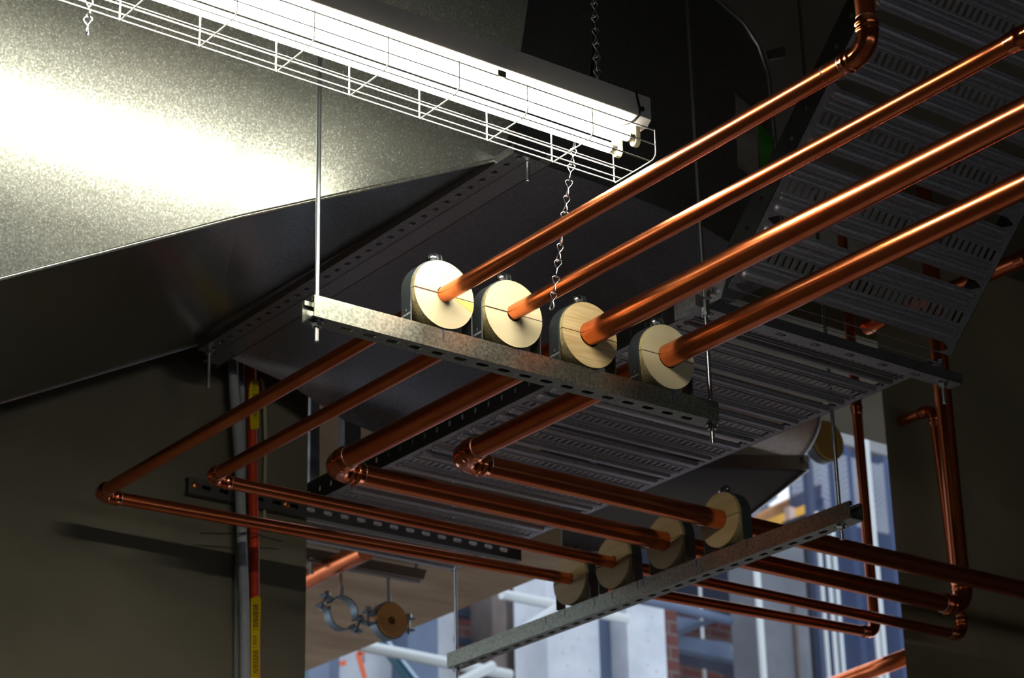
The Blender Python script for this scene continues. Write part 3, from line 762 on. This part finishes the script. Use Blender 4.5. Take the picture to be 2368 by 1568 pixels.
def conduit_tag(px_pts, label, lines):
    t = thing('warning_tag', wallpt(px_pts[0][0], px_pts[0][1], 4.672), label, 'tag', 'yellow tags on the orange conduit')
    base = MB(); a = [wallpt(x, y, 4.674) for x, y in px_pts]
    base.prism(a, (0, 0.0006, 0)).build('sheet', YELLOW, t)
    for x0, y0, x1, y1, n in lines:
        for k in range(n):
            f = (k + 0.5) / n
            xa = x0 + (x1 - x0) * f
            rnd = random.Random(int(xa * 7 + y0))
            yy = y0
            while yy < y1:
                ln = rnd.uniform(3, 9)
                MBB.prism([wallpt(xa - 0.7, yy, 4.6735), wallpt(xa + 0.7, yy, 4.6735), wallpt(xa + 0.7, min(yy + ln, y1), 4.6735), wallpt(xa - 0.7, min(yy + ln, y1), 4.6735)], (0, 0.0003, 0))
                yy += ln + 2
        MBB.prism([wallpt(x0 - 2, y1 + 4, 4.6735), wallpt(x1 + 2, y1 + 4, 4.6735), wallpt(x1 + 2, y1 + 4.8, 4.6735), wallpt(x0 - 2, y1 + 4.8, 4.6735)], (0, 0.0003, 0))
    MBB.build('printing', INK, t)
    return t
MBB = MB()
conduit_tag([(581, 880), (587, 876), (594, 877), (599, 884), (598, 940), (600, 990), (580, 994), (575, 930), (576, 900)], 'upper yellow tag, around the orange conduit where the first pipe crosses it', [(584, 886, 590, 897, 2), (584, 910, 594, 926, 3), (586, 950, 594, 962, 3)])
MBB = MB()
conduit_tag([(580, 1384), (600, 1377), (604, 1386), (601, 1470), (600, 1580), (580, 1580)], 'lower yellow tag, hanging along the orange conduit at the bottom of the picture', [(585, 1398, 597, 1452, 5), (585, 1470, 594, 1492, 3), (585, 1504, 598, 1558, 5)])
zt_ = MB()
zt_.sweep([wallpt(464, 1233, 4.668), wallpt(500, 1234, 4.662), wallpt(548, 1234, 4.654), wallpt(575, 1232, 4.656), wallpt(598, 1236, 4.664), wallpt(606, 1241, 4.672), wallpt(650, 1252, 4.690)], 0.0016, 8)
tag(zt_.build('cable_tie', BLACK), 'black cable tie with long tails binding the conduits to each other', 'cable tie')

# ------------------------------------------------------------------ empty hangers under the soffit of the next bay
YB = 5.75
hs = thing('hanging_strut', at(850, 1310, 'y', YB), 'far grey strut under the board-marked soffit, two pipe rings hanging from it', 'strut channel')
a, b = at(690, 1287, 'y', YB), at(980, 1340, 'y', YB)
a2, b2 = at(690, 1262, 'y', YB), at(987, 1318, 'y', YB)
MB().prism([a, b, b2, a2], (0, 0.05, 0)).build('channel', mat('strut_far', (128, 114, 108), 0.0, 0.6), hs)
MB().rod(at(690, 1292, 'y', YB - 0.004), at(970, 1346, 'y', YB - 0.004), 0.006, 8).build('lip', GALV_D, hs)
for px, y0, y1 in ((962, 1300, 1322), (788, 1262, 1290)):
    MB().rod(at(px, y0 - 30, 'y', YB + 0.02), at(px, y1, 'y', YB + 0.02), 0.006, 8).build('rod', ROD, hs)
MB().rod(at(720, 1290, 'y', YB), at(720, 1327, 'y', YB), 0.008, 8).build('rod_end', ROD, hs)
def ring(cx, cy, rp, with_disc, topy, label):
    yy = YB + 0.02; c = at(cx, cy, 'y', yy); k = (at(cx + 10, cy, 'y', yy) - c).length / 10 * 0.94
    t = thing('pipe_ring', c, label, 'pipe ring', 'pipe rings hanging in the next bay')
    r = rp * k; m = MB(); n = 40; hw = 0.016; t_ = 0.004
    ca, sa = math.cos(-0.42), math.sin(-0.42)
    rot = (lambda u, v: (u * ca - v * sa, u * sa + v * ca)) if not with_disc else (lambda u, v: (u, v))
    def pt_(u, v, w_): x, z = rot(u, v); return c + Vector((x, w_, z))
    for part in (0, 1):
        m = MB(); A_ = [0.16 + (PI - 0.32) * i / n + PI * part for i in range(n + 1)]
        ii = [pt_(r * math.cos(x), r * math.sin(x), -hw) for x in A_]; oo = [pt_((r + t_) * math.cos(x), (r + t_) * math.sin(x), -hw) for x in A_]
        v = ii + oo + [p + Vector((0, 2 * hw, 0)) for p in ii + oo]; N_ = n + 1
        m.add(v, [(j, j + 1, N_ + j + 1, N_ + j) for j in range(n)] + [(2 * N_ + j, 2 * N_ + j + 1, 3 * N_ + j + 1, 3 * N_ + j) for j in range(n)])
        m.add(v, [(j, j + 1, 2 * N_ + j + 1, 2 * N_ + j) for j in range(n)] + [(N_ + j, N_ + j + 1, 3 * N_ + j + 1, 3 * N_ + j) for j in range(n)], True)
        s = 1 if part == 0 else -1
        for sx in (-1, 1):
            q0 = pt_(sx * (r - 0.002), s * 0.014, -hw); corners = [pt_(sx * (r - 0.002), s * 0.016, -hw), pt_(sx * (r + 0.034), s * 0.016, -hw), pt_(sx * (r + 0.034), s * 0.020, -hw), pt_(sx * (r - 0.002), s * 0.020, -hw)]
            m.prism(corners, (0, 2 * hw, 0))
        m.build('ring_half', mat('blue_zinc%d%d' % (int(cx), part), (118, 134, 146), 0.6, 0.45), t)
    for sx in (-1, 1):
        MB().rod(pt_(sx * (r + 0.02), -0.030, 0), pt_(sx * (r + 0.02), 0.034, 0), 0.006, 10).build('screw', ZINC, t)
        m = MB(); m.sweep([pt_(sx * (r + 0.02), 0.022, 0), pt_(sx * (r + 0.02), 0.034, 0)], 0.011, 10); m.build('screw_head', ZINC, t)
    MB().rod(c + Z * (r + t_), at(cx - 0 if with_disc else cx - 2, topy, 'y', yy), 0.006, 8).build('rod', ROD, t)
    MB().rod(c + Z * (r + t_), c + Z * (r + 0.035), 0.010, 8).build('boss', ROD, t)
    if with_disc:
        d = MB().sweep([c + Vector((0, -0.024, 0)), c + Vector((0, 0.024, 0))], r - 0.001, 40).build('block', mat('ply_warm', (226, 168, 104), 0, 0.6, (214, 152, 92), 10), t)
        MB().sweep([c + Vector((-0.004, -0.0245, -0.004)), c + Vector((-0.004, -0.0252, -0.004))], 0.013, 16).build('hole', mat('hole_dark', (110, 78, 48), 0, 0.9), t)
    return t
ring(789, 1419, 33, False, 1292, 'open empty pipe ring hanging left under the soffit, tilted')
ring(898, 1437, 36, True, 1312, 'pipe ring holding a wooden disc, hanging right under the soffit')
# blank wooden disc beside the right riser
t = thing('pipe_clamp', at(1916, 1015, 'y', 4.95), 'shaded wooden disc in a clamp beside the copper riser, partly behind a rod', 'pipe clamp')
c = at(1917, 1018, 'y', 5.0)
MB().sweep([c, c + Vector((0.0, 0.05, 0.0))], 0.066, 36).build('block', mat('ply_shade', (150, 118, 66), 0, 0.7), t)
MB().sweep([c + Vector((-0.002, 0.012, 0)), c + Vector((-0.002, 0.042, 0))], 0.0695, 36, caps=False).build('strap', STRAP, t)
# copper pipe crossing the next bay
f1 = MB().sweep([at(640, 1378, 'z', 3.70), at(762, 1313, 'z', 3.70), at(845, 1274, 'z', 3.70)], 0.03, 16).build('copper_pipe', COPPER)
tag(f1, 'far copper pipe under the soffit, just right of the concrete wall edge', 'pipe')
f2 = MB().sweep([at(1880, 1600, 'y', 5.6), at(2053, 1536, 'y', 5.0), at(2200, 1480, 'y', 4.97)], 0.026, 20).build('copper_pipe', COPPER)
tag(f2, 'copper pipe at the bottom right edge, under the concrete wall corner', 'pipe')

# ------------------------------------------------------------------ the site outside the opening
def column(name, px0, px1, pytop, y, depth, material, label, cat, group=None, z0=0.0, ref=1500):
    a, b = at(px0, ref, 'y', y), at(px1, ref, 'y', y)
    zt = at((px0 + px1) / 2, pytop, 'y', y).z
    o = MB().box((min(a.x, b.x), y, z0), (max(a.x, b.x), y + depth, zt)).build(name, material)
    return tag(o, label, cat, group)
YO = 10.0
column('wall_panel', 784, 945, 1300, YO, 0.25, OUT_WHITE, 'white wall panel with orange spray marks behind the diagonal brace, lower left of the opening', 'panel')
column('steel_column', 943, 1013, 1250, YO - 0.15, 0.3, OUT_BLUE, 'blue grey steel column left of the bright window', 'column')
column('steel_column', 762, 785, 1300, YO - 0.1, 0.2, OUT_BLUE, 'narrow blue grey column beside the concrete wall edge at the bottom', 'column')
column('door_frame', 727, 746, 1380, YO + 0.1, 0.1, TEAL, 'teal upright at the foot of the opening by the wall edge', 'upright')
column('wall_panel', 1012, 1058, 1250, YO, 0.25, OUT_WHITE, 'narrow white panel between the blue grey column and the bright window', 'panel')
column('wall_panel', 1266, 1386, 1300, YO, 0.3, OUT_WHITE, 'dimpled white panel under the middle of the lower strut', 'panel')
column('steel_column', 1386, 1452, 1360, YO + 0.05, 0.3, OUT_BLUE, 'blue grey column between the two dimpled white panels', 'column')
column('wall_panel', 1452, 1540, 1401, YO - 0.1, 0.3, OUT_WHITE, 'dimpled white panel with a ragged brick edge on its right', 'panel')
column('brick_pier', 1541, 1569, 1412, YO, 0.35, BRICK, 'ragged broken brick edge right of the white panel', 'brick pier')
column('column', 1140, 1167, 1320, YO - 0.2, 0.2, OUT_BROWN, 'grey brown column forming the right side of the bright window', 'column')
column('downpipe', 1172, 1214, 1385, YO + 0.4, 0.2, OUT_BROWN, 'wide brown upright behind the diagonal scaffold tube', 'column')
column('timber_post', 1215, 1236, 1320, YO + 0.5, 0.1, mat('pale_brown_post', (150, 134, 126), 0, 0.8), 'pale brown post next to the dark red wall strip', 'post')
column('red_wall_strip', 1236, 1268, 1320, YO + 0.8, 0.2, mat('dark_red_cladding', (74, 52, 56), 0, 0.8), 'dark red wall strip left of the dimpled white panel', 'panel')
column('red_wall_strip', 1158, 1174, 1320, YO + 0.8, 0.2, mat('dark_cladding', (54, 48, 56), 0, 0.8), 'dark wall strip right of the bright window column', 'panel')
# window bars
wb = thing('window_grid', at(1098, 1450, 'y', YO), 'dark window bars across the bright white sky at the bottom centre', 'window bars')
for (ya, yb, h) in ((1402, 1418, 18), (1470, 1483, 15)):
    MB().prism([at(1050, ya, 'y', YO), at(1142, yb, 'y', YO), at(1142, yb + h, 'y', YO), at(1050, ya + h, 'y', YO)], (0, 0.06, 0)).build('bar', OUT_DARK, wb)
# scaffold tubes
def tube_px(p0, p1, y0, y1, r, material, label, cat='scaffold tube', grp=None):
    o = MB().rod(at(p0[0], p0[1], 'y', y0), at(p1[0], p1[1], 'y', y1), r, 16).build('scaffold_tube', material)
    return tag(o, label, cat, grp)
SG = 'scaffold tubes outside the opening'
tube_px((820, 1490), (1180, 1562), 9.0, 9.0, 0.028, ALU, 'pale scaffold tube running behind the left end of the lower strut', grp=SG)
tube_px((1160, 1374), (1450, 1432), 9.0, 9.0, 0.026, ALU, 'pale scaffold tube passing behind the lower wooden blocks', grp=SG)
tube_px((1200, 1462), (1290, 1405), 8.8, 8.8, 0.024, ALU, 'short diagonal scaffold tube below the left lower wooden block', grp=SG)
tube_px((1040, 1590), (1140, 1540), 8.8, 8.8, 0.026, ALU, 'diagonal scaffold tube under the left end of the lower strut', grp=SG)
br_ = MB().prism([at(880, 1478, 'y', 9.4), at(896, 1480, 'y', 9.4), at(1500, 2260, 'y', 9.4), at(1440, 2260, 'y', 9.4)], (0, 0.05, 0)).build('diagonal_brace', TEAL)
tag(br_, 'dark teal diagonal brace below the wooden disc ring', 'brace')
MB().prism([at(890, 1477, 'y', 9.385), at(900, 1480, 'y', 9.385), at(1506, 2260, 'y', 9.385), at(1492, 2260, 'y', 9.385)], (0, 0.01, 0)).build('brace_edge', mat('pale_blue_edge', (176, 204, 224), 0, 0.4), br_)
tube_px((1290, 1338), (1690, 1436), 10.6, 10.6, 0.03, OUT_BLUE, 'blue grey steel tube under the lowest copper pipe, above the white panel', 'steel tube')
# brick building and steel inside it
bw_ = MB().box((6.6, 14.0, 0), (16, 14.4, at(1740, 1160, 'y', 14.0).z)).build('brick_wall', BRICK)
MB().box((6.6, 12.15, at(1740, 1240, 'y', 12.15).z), (16, 14.4, at(1740, 1240, 'y', 12.15).z + 0.25)).build('roof_slab', OUT_DARK, bw_)
tag(bw_, 'dark red brick wall in the depth behind the lower right pipes', 'brick wall')
def beam(p, y, d, m, name, label, cat='steel beam'):
    return tag(MB().prism([at(a, b, 'y', y) for a, b in p], (0, d, 0)).build(name, m), label, cat)
beam([(1566, 1468), (1690, 1487), (1752, 1530), (1752, 1556), (1700, 1532), (1570, 1504)], 11.6, 0.12, OUT_BLUE, 'steel_beam', 'blue grey steel beam across the brick interior, lower of the two')
MB().prism([at(a, b, 'y', 11.55) for a, b in [(1566, 1500), (1700, 1528), (1752, 1552), (1752, 1560), (1700, 1538), (1566, 1510)]], (0, 0.2, 0)).build('flange', OUT_DARK, bpy.data.objects['steel_beam'])
beam([(1562, 1424), (1632, 1436), (1562, 1462)], 11.6, 0.1, OUT_BLUE, 'gusset_plate', 'pale blue triangular plate between the steel members', 'plate')
beam([(1560, 1462), (1640, 1430), (1660, 1436), (1562, 1474)], 11.5, 0.08, OUT_DARK, 'steel_brace', 'dark diagonal steel brace meeting the upper tube', 'brace')
beam([(1698, 1494), (1706, 1492), (1748, 1580), (1736, 1580)], 11.4, 0.04, ALU, 'steel_strut', 'thin pale diagonal bar below the blue grey beam', 'brace')
PG = 'pale upright poles outside'
def pole(px, pyt, y, r, m, label):
    a = at(px, 1500, 'y', y); zt = at(px, pyt, 'y', y).z
    return tag(MB().rod((a.x, y, 0), (a.x, y, zt), r, 14).build('pole', m), label, 'pole', PG)
pole(1761, 1290, 10.2, 0.023, ALU, 'bright upright pole left of the grey panel')
pole(1626, 1330, 11.9, 0.012, ALU, 'thin pale pole against the brick, above the blue grey beam')
pole(1722, 1330, 12.5, 0.012, OUT_GREY, 'faint grey pole against the brick, left of the bright pole')
column('grey_panel', 1770, 1874, 1250, 10.4, 0.3, OUT_GREY, 'tall grey panel between the bright pole and the netting', 'panel')
MB()
column('rust_strip', 1842, 1848, 1400, 10.38, 0.02, OUT_BROWN, 'thin brown stain line down the grey panel', 'strip')
column('dark_gap', 1876, 1908, 1200, 11.0, 0.2, mat('dark_recess', (40, 42, 52), 0, 0.9), 'dark strip between the grey panel and the poles', 'panel')
pole(1912, 1190, 10.2, 0.014, ALU, 'upright pole at the left edge of the blue netting')
pole(1931, 1200, 10.1, 0.014, ALU, 'upright pole second from the grey panel, before the netting')
pole(1946, 1200, 10.25, 0.016, ALU, 'upright pole third from the grey panel, before the netting')
pole(2030, 1000, 9.6, 0.016, ALU, 'upright pole against the netting beside the dark concrete wall')
pole(2044, 1000, 9.7, 0.016, ALU, 'upright pole tight against the edge of the dark concrete wall')
netm = MB(); a = at(1880, 1500, 'y', 11.8); b = at(2100, 1500, 'y', 11.8); zt = at(1950, 1035, 'y', 11.8).z
n = 40; v = []
for i in range(n + 1):
    x = a.x - 0.1 + (b.x - a.x + 0.2) * i / n; yy = 11.8 + 0.05 * math.sin(i * 0.9) + 0.03 * math.sin(i * 2.3)
    v += [(x, yy, 0), (x, yy, zt)]
netm.add(v, [(2 * i, 2 * i + 2, 2 * i + 3, 2 * i + 1) for i in range(n)], True)
tag(netm.build('scaffold_netting', NET), 'blue scaffold netting beside the dark concrete wall, brick showing through', 'netting')
# roof edge of the building opposite, seen through the gap under the duct
beam([(1640, 1280), (1720, 1205), (1900, 1118), (1900, 1155), (1740, 1222), (1640, 1290)], 12.0, 0.2, TIMBER, 'timber_beam', 'sunlit timber beam rising behind the lower strut end', 'timber beam')
beam([(1640, 1300), (1740, 1222), (1905, 1150), (1905, 1172), (1740, 1250), (1640, 1320)], 11.9, 0.2, mat('dark_navy', (48, 46, 62), 0, 0.7), 'dark_beam', 'dark beam under the sunlit timber, behind the lower strut', 'beam')
beam([(1740, 1215), (1880, 1160), (1884, 1178), (1740, 1240), (1640, 1290), (1640, 1275)], 11.7, 0.1, YELL2, 'yellow_board', 'yellow ochre board below the dark beam', 'board')
beam([(1690, 1252), (1910, 1172), (1910, 1300), (1690, 1300)], 12.4, 0.1, mat('dark_maroon_infill', (70, 48, 54), 0, 0.8), 'infill_panel', 'dark maroon panel below the yellow board', 'panel')
column('short_post', 1848, 1862, 1178, 11.5, 0.05, mat('pale_post', (188, 160, 150), 0, 0.8), 'short pale post under the yellow board', 'post')
beam([(1700, 1200), (1790, 1130), (1800, 1150), (1720, 1212)], 11.6, 0.1, OUT_BLUE, 'blue_sheet', 'blue grey sheet edge left of the bright gap of sky', 'sheet')
column('scaffold_post', 1897, 1911, 1075, 10.9, 0.05, mat('navy_post', (44, 54, 84), 0, 0.6), 'dark navy post left of the netting, near the lower strut end', 'post')
column('pale_cladding', 1915, 2110, 890, 12.6, 0.2, mat('pale_grey_cladding', (134, 132, 134), 0, 0.7, (112, 110, 112), 2.5, stretch=(0.5, 1, 3)), 'pale grey cladding beside the copper riser under the tray corner', 'panel', z0=at(2000, 1040, 'y', 12.6).z)
# orange spray marks on the white panel
wp = [o for o in bpy.data.objects if o.name == 'wall_panel'][0]
for q in ([(822, 1512), (834, 1508), (852, 1580), (842, 1580)], [(785, 1530), (800, 1526), (801, 1538), (786, 1540)], [(824, 1502), (842, 1506), (846, 1512), (832, 1516)]):
    MB().prism([at(x, y, 'y', YO - 0.002) for x, y in q], (0, 0.001, 0)).build('paint_mark', ORANGE, wp)
MB().prism([at(x, y, 'y', YO - 0.002) for x, y in ((838, 1513), (843, 1514), (844, 1533), (839, 1532))], (0, 0.001, 0)).build('paint_mark', mat('grey_mark', (130, 140, 150), 0, 0.7), wp)
# dimples of the white panels
rr = random.Random(3)
for nm, dots in ((5, ((1299, 1475), (1338, 1478), (1325, 1498), (1302, 1510), (1312, 1540), (1364, 1550))), (7, ((1498, 1458), (1500, 1482), (1498, 1538), (1519, 1553), (1507, 1428)))):
    pass
panels = [o for o in bpy.data.objects if o.name.startswith('wall_panel')]
def nearest(px):
    x = at(px, 1500, 'y', YO).x
    return min(panels, key=lambda o: abs(sum((Vector(c).x for c in o.bound_box)) / 8 - x))
for dots, yy in ((((1299, 1475), (1338, 1478), (1325, 1498), (1302, 1510), (1312, 1540), (1364, 1550)), YO), (((1498, 1458), (1500, 1482), (1498, 1538), (1519, 1553), (1507, 1428)), YO - 0.1)):
    for px, py in dots:
        c = at(px, py, 'y', yy - 0.001)
        MB().sweep([c, c + Vector((0, 0.0008, 0))], 0.007, 12).build('dimple', mat('dimple%d' % len(MATS), (168, 174, 182), 0, 0.8), nearest(px))
